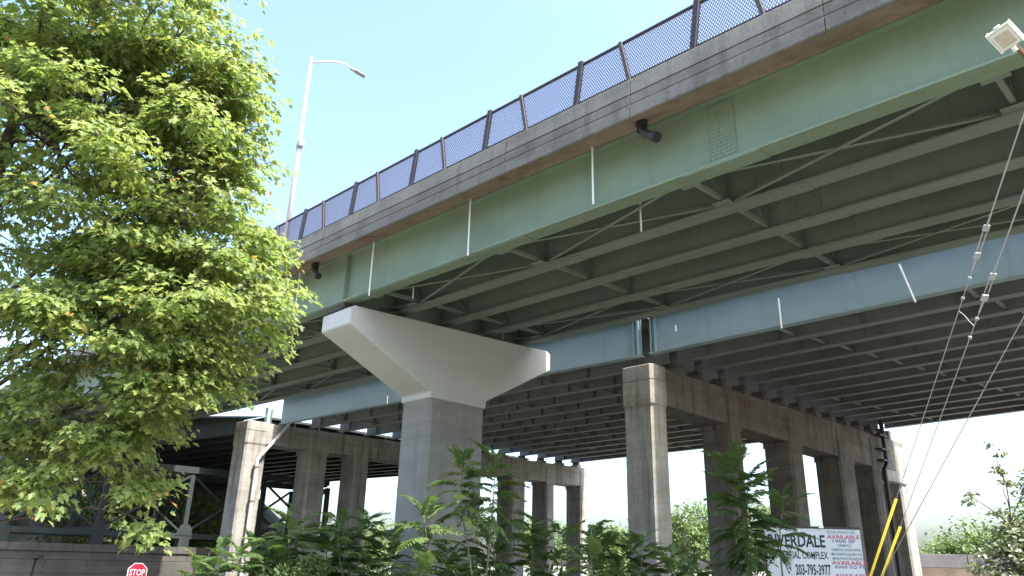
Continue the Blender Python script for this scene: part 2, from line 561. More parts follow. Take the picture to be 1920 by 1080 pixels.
# black scuppers elbowing out of the deck edge
for (x, y) in [(-8.95, 13.15), (-24.2, 13.2)]:
    z = ztop(x) - 0.05
    d = MB()
    d.tube([(x, y, z + 0.05), (x, y, z - 0.18)], 0.15, 12)
    d.tube([(x, y, z - 0.06), (x + 0.02, y - 0.01, z - 0.30), (x + 0.10, y - 0.02, z - 0.44), (x + 0.42, y - 0.06, z - 0.70)], 0.11, 12)
    d.tube([(x + 0.36, y - 0.052, z - 0.65), (x + 0.46, y - 0.065, z - 0.73)], 0.135, 12)
    d.tube([(x, y, z - 0.26), (x + 0.015, y, z - 0.31)], 0.135, 12)
    d.build("scupper", 'black_pipe', ov, smooth=False)

# ------------------------------------------------------------------ chain link fence on the parapet
fe = thing("chain_link_fence", "dark chain link fence with slanted posts along the overpass parapet", "fence", (-10, 12.8, 11.2))
FY = 12.80
pk = [-5.43 - 1.765 * i for i in range(-6, 24)]
for i, x in enumerate(pk):
    zb, zt = zpar(x) - 0.04, zpar(x) + 1.27
    if i % 2 == 0:                 # thin weathered post, top leaning to the left
        MB().bar((x + 0.0, FY - 0.05, zb - 0.05), (x - 0.26, FY - 0.05, zt + 0.02), 0.105, 0.085, (0, 1, 0)).build("post", 'fence_brown', fe, 0.006)
    else:
        MB().bar((x - 0.0, FY - 0.05, zb - 0.05), (x + 0.22, FY - 0.05, zt + 0.05), 0.15, 0.10, (0, 1, 0)).build("post", 'fence', fe, 0.006)
FX0, FX1 = pk[-1], pk[0]
xs_ = [FX0, -25, FX1]
MB().tube([(x, FY, zpar(x) + 1.26) for x in xs_], 0.045, 8).build("top_rail", 'fence', fe)
MB().tube([(x, FY, zpar(x) + 0.10) for x in xs_], 0.034, 8).build("bottom_rail", 'fence', fe)
wm = MB()
H = 1.12
step = 0.075
x = FX0
while x < FX1:
    for s in (-1, 1):
        xa, xb = (x, x + s * H * 0.62)
        if min(xa, xb) > FX0 and max(xa, xb) < FX1:
            wm.tube([(xa, FY + 0.006 * s, zpar(xa) + 0.12), (xb, FY + 0.006 * s, zpar(xb) + 0.12 + H)], 0.0110, 3, False)
    x += step
wm.build("wire_mesh", 'wire_mesh', fe, kind="stuff")

# ------------------------------------------------------------------ street light on the parapet
sl = thing("street_light", "tall pale aluminium street light with curved arm rising behind the maple", "street light", (-26.2, 12.85, 11.6))
bz = zpar(-26.2)
sp = MB()
sp.tube([(-26.2, 12.85, bz - 0.05), (-26.2, 12.85, bz + 4.9), (-26.2, 12.85, bz + 9.35)], [0.115, 0.09, 0.058], 20)
sp.build("pole", 'pale_pole', sl, smooth=True)
MB().tube([(-26.2, 12.85, bz + 4.72), (-26.2, 12.85, bz + 4.95)], 0.125, 12).build("collar", 'galv', sl)
MB().box((-26.10, 12.70, bz + 4.75), (-25.92, 12.95, bz + 4.98)).build("clamp", 'galv', sl, 0.01)
MB().tube([(-26.2, 12.85, bz + 9.3), (-26.2, 12.85, bz + 9.5)], [0.085, 0.05], 10).build("pole_cap", 'pale_pole', sl)
AD = Vector((0.32, 0.947, 0))
ap = [Vector((-26.2, 12.85, bz + 9.15)) + AD * d + Vector((0, 0, h)) for d, h in ((0.0, 0.0), (0.5, 0.22), (0.95, 0.40), (1.3, 0.47), (1.55, 0.44), (1.85, 0.32))]
MB().tube(ap, [0.05, 0.045, 0.04, 0.036, 0.034, 0.034], 10).build("arm", 'pale_pole', sl, smooth=True)
hd = MB()
h0, h1 = ap[-1] - AD * 0.08, ap[-1] + AD * 0.62 + Vector((0, 0, -0.22))
side = Vector((AD.y, -AD.x, 0))
for t0, t1, w, hh in ((0, 0.3, 0.16, 0.12), (0.3, 1.0, 0.30, 0.09)):
    hd.bar(h0.lerp(h1, t0), h0.lerp(h1, t1), w * 0.8, hh * 0.8)
hd.build("lamp_head", 'grey_head', sl, 0.02)

# ------------------------------------------------------------------ hammerhead pier
hp = thing("hammerhead_pier", "hammerhead pier with pale grey coated cap on bare concrete column", "pier", (-22.65, 18.7, GROUND))
X0, X1 = -23.55, -21.72
ct = lambda y: 8.50 + 0.045 * (y - 13.4)
prof = [(17.25, 5.80), (17.25, 6.03), (13.42, 7.80), (13.42, ct(13.42) - 0.10), (13.62, ct(13.62)), (23.75, ct(23.75)), (23.95, ct(23.95) - 0.10), (23.95, 8.13), (20.12, 6.10), (20.12, 5.80)]
MB().loft([[(X0, y, z) for y, z in prof], [(X1, y, z) for y, z in prof]]).build("cap", 'coated', hp, 0.035)
MB().prism_z(chamfered(X0 + 0.03, X1 - 0.03, 17.28, 20.09, 0.11), 0.0, 5.797).build("column", 'column', hp)
MB().prism_z(chamfered(X0 + 0.06, X1 - 0.06, 17.31, 20.06, 0.10), -0.03, 0.0).build("joint_groove", 'pier_dark', hp)
MB().prism_z(chamfered(X0 + 0.03, X1 - 0.03, 17.28, 20.09, 0.11), GROUND - 0.5, -0.03).build("column", 'column', hp)
MB().prism_z(chamfered(X0 - 0.6, X1 + 0.6, 16.7, 20.7, 0.1), GROUND - 0.5, GROUND + 0.25).build("footing", 'column', hp)
for y in GY:
    z1 = zbot(-22.6) + SUPER * (y - GY[0]) - 0.04
    b = MB()
    b.box((-22.95, y - 0.32, ct(y) - 0.05), (-22.30, y + 0.32, ct(y) + 0.05))
    b.box((-22.85, y - 0.2, ct(y) + 0.05), (-22.40, y + 0.2, z1))
    b.build("bearing", 'bearing', hp)

# ------------------------------------------------------------------ blue overpass (behind)
BXS = [12, -4, -17.9]
BXL = [-18.35, -34, -50.2]


def bz_(x, y):
    z = np.interp(-x, [-12, 4, 18, 48, 110], [8.80, 8.72, 8.65, 9.07, 9.6])
    return float(z) + 0.02 * (y - 26)


def by_(k, x):
    return 26.22 + k * (2.0 + 0.0118 * (-x - 9))


bo = thing("blue_overpass", "wide overpass with pale blue outer girder beyond the green one", "bridge", (-18, 39, 8.6))
NB = 14
DEPTH = 1.85


def girder_sections(xs, k, fw=0.2, dz=0.0):
    out = []
    for x in xs:
        y = by_(k, x)
        b = bz_(x, y) + dz
        t = b + DEPTH
        ft, wt = 0.045, 0.012
        out.append([(x, y - fw, b), (x, y + fw, b), (x, y + fw, b + ft), (x, y + wt, b + ft), (x, y + wt, t - 0.03), (x, y + fw, t - 0.03),
                    (x, y + fw, t), (x, y - fw, t), (x, y - fw, t - 0.03), (x, y - wt, t - 0.03), (x, y - wt, b + ft), (x, y - fw, b + ft)])
    return out


for k in range(NB):
    for xs in (BXS, BXL):
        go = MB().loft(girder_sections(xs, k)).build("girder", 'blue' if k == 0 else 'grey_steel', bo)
        st = MB()
        nst = 10 if xs is BXL else 9
        for i in range(nst):
            x = xs[0] + (xs[-1] - xs[0]) * (i + 0.5) / nst
            y, b = by_(k, x), bz_(x, by_(k, x))
            if k:
                st.box((x - 0.008, y - 0.17, b + 0.05), (x + 0.008, y - 0.016, b + DEPTH - 0.035))
        if k:
            st.build("stiffener", 'grey_steel', go, kind="stuff")
        else:
            for x in (xs[0] - 0.12 if xs is BXL else xs[-1] + 0.12, xs[0] - 0.35 if xs is BXL else xs[-1] + 0.35):
                y, b = by_(k, x), bz_(x, by_(k, x))
                MB().box((x - 0.012, y - 0.18, b + 0.05), (x + 0.012, y - 0.016, b + DEPTH - 0.035)).build("bearing_stiffener", 'blue', go)
# deck slab
for xs in (BXS, BXL):
    secs = []
    for x in xs:
        ya, yb = 25.86, by_(NB - 1, x) + 0.7
        za, zb_ = bz_(x, ya) + DEPTH + 0.002, bz_(x, yb) + DEPTH + 0.002
        secs.append([(x, ya, za), (x, yb, zb_), (x, yb, zb_ + 0.9), (x, yb - 0.3, zb_ + 0.9), (x, yb - 0.3, zb_ + 0.25), (x, ya + 0.3, za + 0.25), (x, ya + 0.3, za + 0.9), (x, ya, za + 0.9)])
    MB().loft(secs).build("deck_slab", 'slab', bo)
# cross frames between the girders, staggered along a skew
for k in range(NB - 1):
    for j in range(9):
        x = 7.5 - 6.6 * j + 0.35 * k
        if -19.5 < x < -16.6 or x < -49.5:
            continue
        ya, yb = by_(k, x) + 0.025, by_(k + 1, x) - 0.025
        ba, bb = bz_(x, ya) + 0.16, bz_(x, yb) + 0.16
        f = MB()
        f.bar((x, ya, ba), (x, yb, bb), 0.11, 0.09)
        f.bar((x + 0.02, ya, ba + 0.08), (x + 0.02, yb, bb + DEPTH - 0.45), 0.07, 0.012, (1, 0, 0))
        f.bar((x - 0.02, ya, ba + DEPTH - 0.45), (x - 0.02, yb, bb + 0.08), 0.07, 0.012, (1, 0, 0))
        f.build("cross_frame", 'grey_steel', bo)
# rods on the blue girder
for (x, z0, z1, tl) in [(-11.8, 8.55, 9.75, 0.0), (-7.4, 8.50, 9.95, 0.30), (-16.4, 9.35, 9.62, 0), (-24.0, 9.5, 9.8, 0), (-36.8, 8.85, 9.35, 0)]:
    y = 25.95
    MB().tube([(x + tl, y, z0), (x, y, z1)], 0.036, 8).build("drip_pipe", 'white_pipe', bo)

# approach span beyond the left pier
ap_ = thing("approach_viaduct", "dark steel deck span running on beyond the left pier behind the maple", "bridge", (-75, 45, 9.3))
APX = [-52.9, -64, -77.8, -95, -112]


def apy(k, x):
    return max(24.3, 26.4 + 0.10 * (x + 53)) + 2.15 * k + 0.3  # front edge brought forward to keep the sun off the truss


for k in range(14):
    secs = []
    for x in APX:
        y0 = apy(k, x)
        b = bz_(x, 26) - 0.05
        fw, ft, wt, t = 0.2, 0.045, 0.012, b + 0.82 + 0.15 * max(0, -x - 57)
        secs.append([(x, y0 - fw, b), (x, y0 + fw, b), (x, y0 + fw, b + ft), (x, y0 + wt, b + ft), (x, y0 + wt, t - 0.03), (x, y0 + fw, t - 0.03),
                     (x, y0 + fw, t), (x, y0 - fw, t), (x, y0 - fw, t - 0.03), (x, y0 - wt, t - 0.03), (x, y0 - wt, b + ft), (x, y0 - fw, b + ft)])
    MB().loft(secs).build("girder", 'truss_steel', ap_)  # dark truss colour instead of grey, shade put into the colour
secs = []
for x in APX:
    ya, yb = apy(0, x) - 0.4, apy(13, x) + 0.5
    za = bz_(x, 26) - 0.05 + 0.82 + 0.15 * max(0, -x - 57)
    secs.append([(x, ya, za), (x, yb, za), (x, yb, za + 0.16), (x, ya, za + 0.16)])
MB().loft(secs).build("deck_slab", 'shaded_slab', ap_)
for k in range(13):
    for j in range(8):
        x = -56 - 7 * j
        ya, yb = apy(k, x) + 0.03, apy(k + 1, x) - 0.03
        MB().bar((x, ya, bz_(x, 26) + 0.10), (x, yb, bz_(x, 26) + 0.10), 0.11, 0.09).build("cross_frame", 'truss_steel', ap_)


# ------------------------------------------------------------------ multi-column piers under the blue overpass
def multi_pier(label, x0, x1, skew, cols, cap0, cap1, zt0, zt1, zb0, zb1, mats, pedestals):
    t = thing("concrete_pier", label, "pier", ((x0 + x1) / 2, cap0, GROUND), "multi-column piers of the blue overpass")
    sx = lambda y: skew * (y - cap0)
    zt = lambda y: zt0 + (zt1 - zt0) * (y - cap0) / (cap1 - cap0)
    zb = lambda y: zb0 + (zb1 - zb0) * (y - cap0) / (cap1 - cap0)
    secs = []
    for y in (cap0 + 0.05, cap1):
        s = sx(y)
        secs.append([(x0 + 0.10 + s, y, zb(y)), (x1 - 0.10 + s, y, zb(y)), (x1 - 0.10 + s, y, zt(y)), (x0 + 0.10 + s, y, zt(y))])
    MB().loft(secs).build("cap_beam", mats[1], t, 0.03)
    for i, (ya, yb) in enumerate(cols):
        s = sx(ya)
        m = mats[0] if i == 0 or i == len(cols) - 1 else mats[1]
        zc = zb(ya) + 0.2
        c = MB().prism_z(chamfered(x0 + 0.04 + s, x1 - 0.04 + s, ya + 0.04, yb - 0.04, 0.14), GROUND - 0.4, zc)
        c.build("column", m, t)
        # wider head of the column, up to the top of the cap
        if i == 0:
            z0 = zb(ya) - 0.05
            ch = chamfered(x0 + s, x1 + s, ya, yb, 0.13)
            chb = chamfered(x0 + 0.05 + s, x1 - 0.05 + s, ya + 0.05, yb - 0.05, 0.13)
            zj = zt(ya) - 0.62
            MB().loft([[(a, b, z0 - 0.12) for a, b in chb], [(a, b, z0) for a, b in ch], [(a, b, zj - 0.012) for a, b in ch]]).build("column_head", m, t)
            MB().prism_z(chamfered(x0 + 0.02 + s, x1 - 0.02 + s, ya + 0.02, yb - 0.02, 0.12), zj - 0.012, zj + 0.012).build("joint_groove", 'pier_dark', t)
            MB().prism_z(ch, zj + 0.012, zt(ya) + 0.05).build("column_head", m, t, 0.02)
        else:
            MB().prism_z(chamfered(x0 + 0.02 + s, x1 - 0.02 + s, ya - 0.05, yb + 0.05, 0.10), zb(ya) - 0.25, zt(ya) - 0.35).build("column_head", m, t)
    for (y, h) in pedestals:
        s = sx(y)
        xm = (x0 + x1) / 2 + s
        MB().box((xm - 0.45, y - 0.35, zt(y) - 0.03), (xm + 0.45, y + 0.35, zt(y) + h * 0.55)).build("pedestal", mats[1], t, 0.02)
        MB().box((xm - 0.30, y - 0.20, zt(y) + h * 0.55), (xm + 0.30, y + 0.20, zt(y) + h)).build("bearing", 'bearing', t)
    return t, sx, zt, zb


cols = [(25.70, 26.85), (31.9, 33.15), (38.2, 39.7), (44.5, 46.6), (49.6, 50.8), (54.0, 55.6)]
zt = lambda y: 8.08 + (8.45 - 8.08) * (y - 25.7) / 30
peds = [(by_(k, -18.3), bz_(-18.3, by_(k, -18.3)) - zt(by_(k, -18.3)) - 0.002) for k in range(1, NB)]
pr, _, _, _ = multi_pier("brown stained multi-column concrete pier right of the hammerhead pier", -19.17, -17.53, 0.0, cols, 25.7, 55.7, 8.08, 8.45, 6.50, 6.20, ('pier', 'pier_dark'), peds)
# stepped end of the cap with its wall-mounted drain
MB().box((-19.12, 50.9, 5.55), (-17.45, 54.9, 6.28)).build("cap_step", 'pier', pr, 0.04)
MB().box((-19.0, 53.6, 8.40), (-17.7, 55.4, 9.05)).build("cap_stub", 'pier', pr, 0.04)
d = MB()
d.tube([(-17.2, 50.9, 9.3), (-17.2, 50.9, 6.6), (-17.2, 50.3, 6.1), (-17.2, 50.3, GROUND)], 0.13, 10)
for z in (8.3, 7.4, 6.7):
    d.box((-17.5, 50.2, z - 0.05), (-17.1, 51.6, z + 0.05))
d.build("drain_pipe", 'black_pipe', pr)

cols = [(23.9, 25.6), (28.9, 30.5), (32.7, 34.1), (38.5, 40.1), (44.0, 45.6), (49.0, 50.9), (53.4, 54.6), (58.1, 59.3)]
skew = 0.057
ztl = lambda y: 9.10 + (9.15 - 9.10) * (y - 23.9) / 35.5
peds = []
for k in range(1, NB):
    xx = -51.5 + skew * 15
    y = by_(k, xx)
    if y < 59:
        peds.append((y, max(0.12, bz_(xx, y) - ztl(y) - 0.002)))
pl, sxl, _, _ = multi_pier("sunlit multi-column concrete pier left of the hammerhead pier with a downpipe", -52.6, -50.5, skew, cols, 23.9, 59.4, 9.10, 9.15, 7.65, 7.35, ('pier', 'pier'), peds)
b = MB()
b.box((-51.6, 25.6, 9.16), (-51.2, 26.0, 10.4))
b.box((-51.55, 23.95, 9.75), (-51.45, 25.6, 9.90))
b.bar((-51.5, 24.0, 9.2), (-51.5, 25.6, 9.75), 0.08, 0.08)
b.build("end_bracket", 'blue', pl)
for y in (24.0, 24.2, 24.4, 25.7, 25.9, 26.1):
    MB().tube([(-50.9, y, 9.08), (-50.9, y, 9.26)], 0.035, 6).build("anchor_bolt", 'galv', pl)

dp = thing("downpipe", "grey plastic downpipe angling across the sunlit left pier", "pipe", (-50.2, 24.8, GROUND))
MB().tube([(-50.2, 26.95, 10.45), (-50.2, 26.86, 9.2), (-50.2, 26.72, 8.95), (-50.2, 24.95, 6.68), (-50.2, 24.81, 6.4), (-50.2, 24.80, GROUND)], 0.12, 10).build("pipe", 'grey_pipe', dp)
for z in (5.9, 3.6, 1.2):
    MB().box((-50.42, 24.62, z), (-50.05, 24.98, z + 0.09)).build("bracket", 'rust', dp)
MB().tube([(-50.2, 26.955, 10.3), (-50.2, 26.965, 10.6)], 0.16, 10).build("coupling", 'black_pipe', dp)

# ------------------------------------------------------------------ truss bridge and stone wall at the left
tr = thing("truss_bridge", "old dark steel truss bridge standing on the stone wall at the left", "bridge", (-63, 20, 0.7))
TZ0, TZ1 = 1.45, 6.35
ty = [-6.2 + 6.3 * i for i in range(8)]
for xi, x in enumerate((-62.0, -68.5)):
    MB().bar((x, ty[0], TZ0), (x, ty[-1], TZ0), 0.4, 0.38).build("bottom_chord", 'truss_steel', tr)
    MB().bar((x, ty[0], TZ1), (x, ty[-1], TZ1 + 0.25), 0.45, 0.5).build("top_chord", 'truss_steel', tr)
    for i, y in enumerate(ty):
        MB().bar((x, y, TZ0 + 0.19), (x, y, TZ1 - 0.2), 0.34, 0.34, (1, 0, 0)).build("post", 'truss_steel', tr)
        gp = MB().poly([(x + 0.215, y - 0.7, TZ0 + 0.05), (x + 0.215, y + 0.7, TZ0 + 0.05), (x + 0.215, y + 0.35, TZ0 + 0.85), (x + 0.215, y - 0.35, TZ0 + 0.85),
                        (x + 0.232, y - 0.7, TZ0 + 0.05), (x + 0.232, y + 0.7, TZ0 + 0.05), (x + 0.232, y + 0.35, TZ0 + 0.85), (x + 0.232, y - 0.35, TZ0 + 0.85)],
                       [(0, 1, 2, 3), (7, 6, 5, 4), (0, 4, 5, 1), (1, 5, 6, 2), (2, 6, 7, 3), (3, 7, 4, 0)])
        gp.build("gusset_plate", 'truss_steel', tr)
        if i < len(ty) - 1:
            y2 = ty[i + 1]
            MB().bar((x + 0.02, y + 0.2, TZ0 + 0.3), (x + 0.02, y2 - 0.2, TZ1 - 0.3), 0.16, 0.22, (1, 0, 0)).build("diagonal", 'truss_steel', tr)
            MB().bar((x - 0.16, y + 0.2, TZ1 - 0.3), (x - 0.16, y2 - 0.2, TZ0 + 0.3), 0.14, 0.2, (1, 0, 0)).build("diagonal", 'truss_steel', tr)
for i, y in enumerate(ty):
    MB().bar((-62.25, y, TZ1 + 0.05), (-68.25, y, TZ1 + 0.05), 0.2, 0.3).build("sway_strut", 'truss_steel', tr)
    MB().bar((-62.25, y, TZ0 + 0.2), (-68.25, y, TZ0 + 0.2), 0.3, 0.5).build("floor_beam", 'truss_steel', tr)
    MB().bar((-62.25, y, TZ0 + 0.6), (-68.25, y, TZ1 - 0.2), 0.1, 0.14).build("sway_brace", 'truss_steel', tr)
    MB().bar((-62.25, y + 0.15, TZ1 - 0.2), (-68.25, y + 0.15, TZ0 + 0.6), 0.1, 0.14).build("sway_brace", 'truss_steel', tr)
for x in (-63.5, -65.2, -66.9):
    MB().bar((x, ty[0], TZ0 + 0.05), (x, ty[-1], TZ0 + 0.05), 0.2, 0.4).build("stringer", 'truss_steel', tr)
for y in (0.5, 13, 19, 25.3, 31.6):
    MB().box((-62.4, y - 0.4, 0.62), (-61.6, y + 0.4, 1.26)).build("shoe", 'truss_steel', tr)

sw = thing("stone_wall", "long grey stone block wall under the truss bridge behind the stop sign", "wall", (-61.2, 14, GROUND))
core = MB().box((-64.0, -12, GROUND - 0.4), (-61.12, 33, 0.50))
core.build("core", 'stone', sw)
zc = [-3.2, -2.25, -1.35, -0.45, 0.10, 0.62]
for ci in range(5):
    y = -12 + (0.5 if ci % 2 else 0)
    j = 0
    while y < 33:
        L = (1.15 + 0.5 * random.random()) * (1.0 if ci == 4 else 2.2)
        pr_ = 0.02 * random.random() + (0.12 if ci == 4 else 0)
        MB().box((-61.4, y + 0.007, zc[ci] + 0.008), (-61.0 + pr_, min(y + L, 33) - 0.007, zc[ci + 1] - 0.004)).build("stone_block", 'stone', sw, 0.02)
        y += L
        j += 1


# ------------------------------------------------------------------ lettering helper
def text_mesh(name, body, mat, parent, origin, right, up, height, width=None, align='CENTER', bold=0.0, normal=None):
    cu = bpy.data.curves.new(name, 'FONT')
    cu.body = body
    cu.size = 1.0
    cu.offset = bold
    cu.resolution_u = 2
    tmp = bpy.data.objects.new(name, cu)
    COL.objects.link(tmp)
    bpy.context.view_layer.update()
    dg = bpy.context.evaluated_depsgraph_get()
    me = bpy.data.meshes.new_from_object(tmp.evaluated_get(dg))
    bpy.data.objects.remove(tmp)
    co = np.zeros(len(me.vertices) * 3)
    me.vertices.foreach_get("co", co)
    co = co.reshape(-1, 3)
    mn, mx = co.min(0), co.max(0)
    k = height / (mx[1] - mn[1])
    kx = k if width is None else width / (mx[0] - mn[0])
    x = (co[:, 0] - mn[0]) * kx
    w = (mx[0] - mn[0]) * kx
    if align == 'CENTER':
        x = x - w / 2
    elif align == 'RIGHT':
        x = x - w
    yy = (co[:, 1] - mn[1]) * k
    right, up = np.array(right), np.array(up)
    out = np.array(origin)[None] + x[:, None] * right[None] + yy[:, None] * up[None]
    me.vertices.foreach_set("co", out.ravel())
    me.update()
    me.materials.clear()
    me.materials.append(M[mat])
    o = link(name, me, parent)
    return o


# ------------------------------------------------------------------ stop sign
ss = thing("stop_sign", "red octagonal stop sign on a metal post before the stone wall", "road sign", (-35.6, 12.85, GROUND))
c = Vector((-35.62, 12.85, -0.72))
nrm = Vector((35.62, -12.85, 0)).normalized()
rt = Vector((0, 0, 1)).cross(nrm).normalized()
upv = Vector((0, 0, 1))


def octagon(r, off, th):
    a = []
    for k in range(8):
        an = R(22.5 + 45 * k)
        a.append(c + rt * math.cos(an) * r + upv * math.sin(an) * r + nrm * off)
    return [a, [p + nrm * th for p in a]]


MB().loft(octagon(0.415, 0.0, 0.004)).build("plate", 'stop_white', ss)
MB().loft(octagon(0.378, 0.006, 0.002)).build("face", 'stop_red', ss)
text_mesh("lettering", "STOP", 'stop_white', ss, c - upv * 0.135 + nrm * 0.012, rt, upv, 0.27, 0.60, 'CENTER', 0.02)
MB().bar(c - nrm * 0.04 + upv * 0.35, Vector((c.x, c.y, GROUND - 0.2)) - nrm * 0.04, 0.06, 0.05, nrm).build("post", 'galv', ss)

# small black lamp on a post at the bottom left
lp = thing("lamp_post", "small black lamp on a thin post at the bottom left", "lamp", (-38.9, 9.6, GROUND))
MB().tube([(-38.9, 9.6, GROUND - 0.1), (-38.75, 9.62, -0.9), (-38.6, 9.62, -0.28)], [0.06, 0.045, 0.04], 8).build("post", 'matte_black', lp)
h = MB()
h.tube([(-38.6, 9.62, -0.32), (-38.58, 9.62, -0.22), (-38.57, 9.63, -0.14)], [0.05, 0.14, 0.05], 10)
h.bar((-38.60, 9.60, -0.20), (-38.42, 9.82, -0.16), 0.13, 0.10)
h.build("lamp_head", 'matte_black', lp)

# ------------------------------------------------------------------ sign board
sb = thing("sign_board", "white industrial complex sign board with black and red lettering before the stained pier", "sign", (-8.8, 19.6, GROUND))
TL = Vector((-9.52, 18.68, 1.02)); TR = Vector((-7.80, 20.40, 1.02))
br = (TR - TL).normalized()
bn = Vector((br.y, -br.x, 0))
W = (TR - TL).length
Hh = 1.45
a = [TL, TR, TR - upv * Hh, TL - upv * Hh]
MB().loft([[p - bn * 0.03 for p in a], a]).build("panel", 'sign_white', sb)
fr = MB()
fr.bar(TL + upv * 0.03 - bn * 0.02, TR + upv * 0.03 - bn * 0.02, 0.09, 0.05)
fr.build("top_frame", 'fence', sb)
for q in (0.12, 0.88):
    p = TL.lerp(TR, q) - bn * 0.10
    MB().box((p.x - 0.05, p.y - 0.05, GROUND - 0.2), (p.x + 0.05, p.y + 0.05, 0.95)).build("post", 'timber', sb)
MB().bar(TL + br * 1.37 + upv * 0.04 + bn * 0.05, TL + br * 1.49 + upv * 0.04 + bn * 0.05, 0.06, 0.055).build("lamp", 'white_pipe', sb)
PX = W / 176.0                     # metres per photo pixel across the board


def line(body, mat, cx, base, hgt, wid, bold=0.0):
    text_mesh("lettering", body, mat, sb, TL + br * cx * PX - upv * base * PX + bn * 0.006, br, upv, hgt * PX, wid * PX, 'CENTER', bold)


line("RIVERDALE", 'ink', 57, 33, 22, 105, 0.025)
line("INDUSTRIAL COMPLEX", 'ink', 58, 53, 13, 108, 0.012)
line("203-795-3977", 'ink', 82, 81, 19, 64, 0.02)
line("BETTER ATHLETIC DEV", 'ink_grey', 141, 8, 5, 52, 0.0)
line("AVAILABLE", 'ink_red', 144, 17, 7, 60, 0.02)
line("1900 SF", 'ink_violet', 144, 24, 6, 42, 0.02)
line("DERMAPAC", 'ink_grey', 145, 31, 5, 26, 0.005)
line("HAMDEN LANDSCAPING", 'ink_grey', 147, 38.5, 5, 54, 0.005)
line("MACHINE BUILDERS N.E.", 'ink_grey', 147, 46, 5, 57, 0.005)
line("MARATHON PACKAGING", 'ink_grey', 148, 53.5, 5, 56, 0.005)
line("AVAILABLE", 'ink_red', 149, 62, 7, 64, 0.02)
line("8300 SQ FT", 'ink_violet', 150, 69, 6, 56, 0.015)
line("AVAILABLE", 'ink_red', 152, 84, 7, 64, 0.02)
line("3850 SF", 'ink_violet', 152, 92.5, 6, 46, 0.02)

# ------------------------------------------------------------------ utility pole, flood light, guy wires
up_ = thing("utility_pole", "timber utility pole holding the guy wires and flood light at the right", "pole", (-0.43, 9.15, GROUND))
MB().tube([(-0.43, 9.15, GROUND - 0.3), (-0.43, 9.15, 2), (-0.43, 9.15, 8.4)], [0.17, 0.15, 0.12], 12).build("trunk", 'timber', up_, smooth=True)
fl = thing("flood_light", "white box flood light on a rusty arm at the top right corner", "lamp", (-0.43, 9.05, 4.0))
hc = Vector((-0.90, 7.95, 5.19))
arm_end = hc + Vector((0.05, 0.10, -0.06))
MB().tube([(-0.43, 9.02, 4.25), (-0.62, 8.6, 4.66), arm_end], 0.024, 8).build("arm", 'rust', fl)
ax = (hc - Vector((-0.43, 9.02, 4.25))); ax.normalize()
sd = ax.cross(Vector((0, 0, 1))).normalized()
un = sd.cross(ax)
q = MB(); q.bar(hc - ax * 0.1040, hc + ax * 0.1200, 0.2080, 0.0360); q.build("casing", 'white_metal', fl, 0.0064)
q = MB(); q.bar(hc - ax * 0.0720 - un * 0.0208, hc + ax * 0.0800 - un * 0.0208, 0.1520, 0.0080); q.build("lens", 'lens', fl)
for s in (-1, 1):
    q = MB(); q.bar(hc - ax * 0.1120 + sd * s * 0.1160 + un * 0.0080, hc + ax * 0.1440 + sd * s * 0.1160 + un * 0.0080, 0.0144, 0.0680); q.build("side_rail", 'white_metal', fl, 0.0024)
q = MB(); q.bar(hc + ax * 0.1240, hc + ax * 0.1400, 0.2160, 0.0480); q.bar(hc + ax * 0.1400 + un * 0.0160, hc + ax * 0.1600 + un * 0.0160, 0.0560, 0.0400); q.build("end_rail", 'white_metal', fl, 0.0024)
q = MB(); q.tube([hc - ax * 0.1040 - un * 0.0160, hc - ax * 0.1600 - un * 0.0240], 0.0256, 8); q.build("knuckle", 'white_metal', fl)

wires = [((-7.06, 14.98, GROUND), (-0.44, 9.10, 6.15), 0.443, (0.755, 0.785), "guy wire with turnbuckle, the upper of the two with yellow guards"),
         ((-7.00, 15.08, GROUND), (-0.45, 9.10, 5.46), 0.432, (0.750, 0.775), "guy wire with turnbuckle, the lower of the two with yellow guards"),
         ((-7.36, 14.60, GROUND), (-0.43, 9.10, 4.08), None, None, "bare guy wire, lowest and rightmost of the three")]
for a, b, gd, tb, lab in wires:
    a, b = Vector(a), Vector(b)
    t = thing("guy_wire", lab, "guy wire", a, "guy wires at the right")
    if tb:
        t0, t1 = tb
        MB().tube([a, a.lerp(b, t0)], 0.0060, 6).build("cable", 'galv', t)
        MB().tube([a.lerp(b, t1), b], 0.0095, 6).build("rod", 'galv', t)
        dv = (b - a).normalized(); sv = dv.cross(Vector((0, 0, 1))).normalized()
        q = MB()
        for s in (-1, 1):
            q.tube([a.lerp(b, t0 + 0.004) + sv * s * 0.026, a.lerp(b, t1 - 0.004) + sv * s * 0.026], 0.008, 6)
        for tt in (t0, t1):
            q.bar(a.lerp(b, tt - 0.002) - dv * 0.02, a.lerp(b, tt + 0.002) + dv * 0.012, 0.075, 0.032)
        q.tube([a.lerp(b, t0 - 0.018), a.lerp(b, t0)], 0.013, 6)
        q.tube([a.lerp(b, t1), a.lerp(b, t1 + 0.014)], 0.013, 6)
        q.build("turnbuckle", 'galv', t)
        for tt in (t0 - 0.025, t0 - 0.048):
            MB().bar(a.lerp(b, tt) - dv * 0.02, a.lerp(b, tt) + dv * 0.014, 0.034, 0.034).build("clamp", 'galv', t)
        q = MB(); q.tube([a + (b - a) * 0.01, a.lerp(b, gd)], 0.019, 10); q.build("guard", 'yellow', t, smooth=True)
    else:
        MB().tube([a, b], 0.0060, 6).build("cable", 'galv', t)
jp = MB()
A1, B1 = Vector(wires[0][0]), Vector(wires[0][1]); A2, B2 = Vector(wires[1][0]), Vector(wires[1][1])
p1, p2 = A1.lerp(B1, 0.692), A2.lerp(B2, 0.716)
jp.tube([p1, p1.lerp(p2, 0.35) + Vector((0, 0, 0.02)), p1.lerp(p2, 0.7), p2 - Vector((0, 0, 0.0))], 0.005, 6)
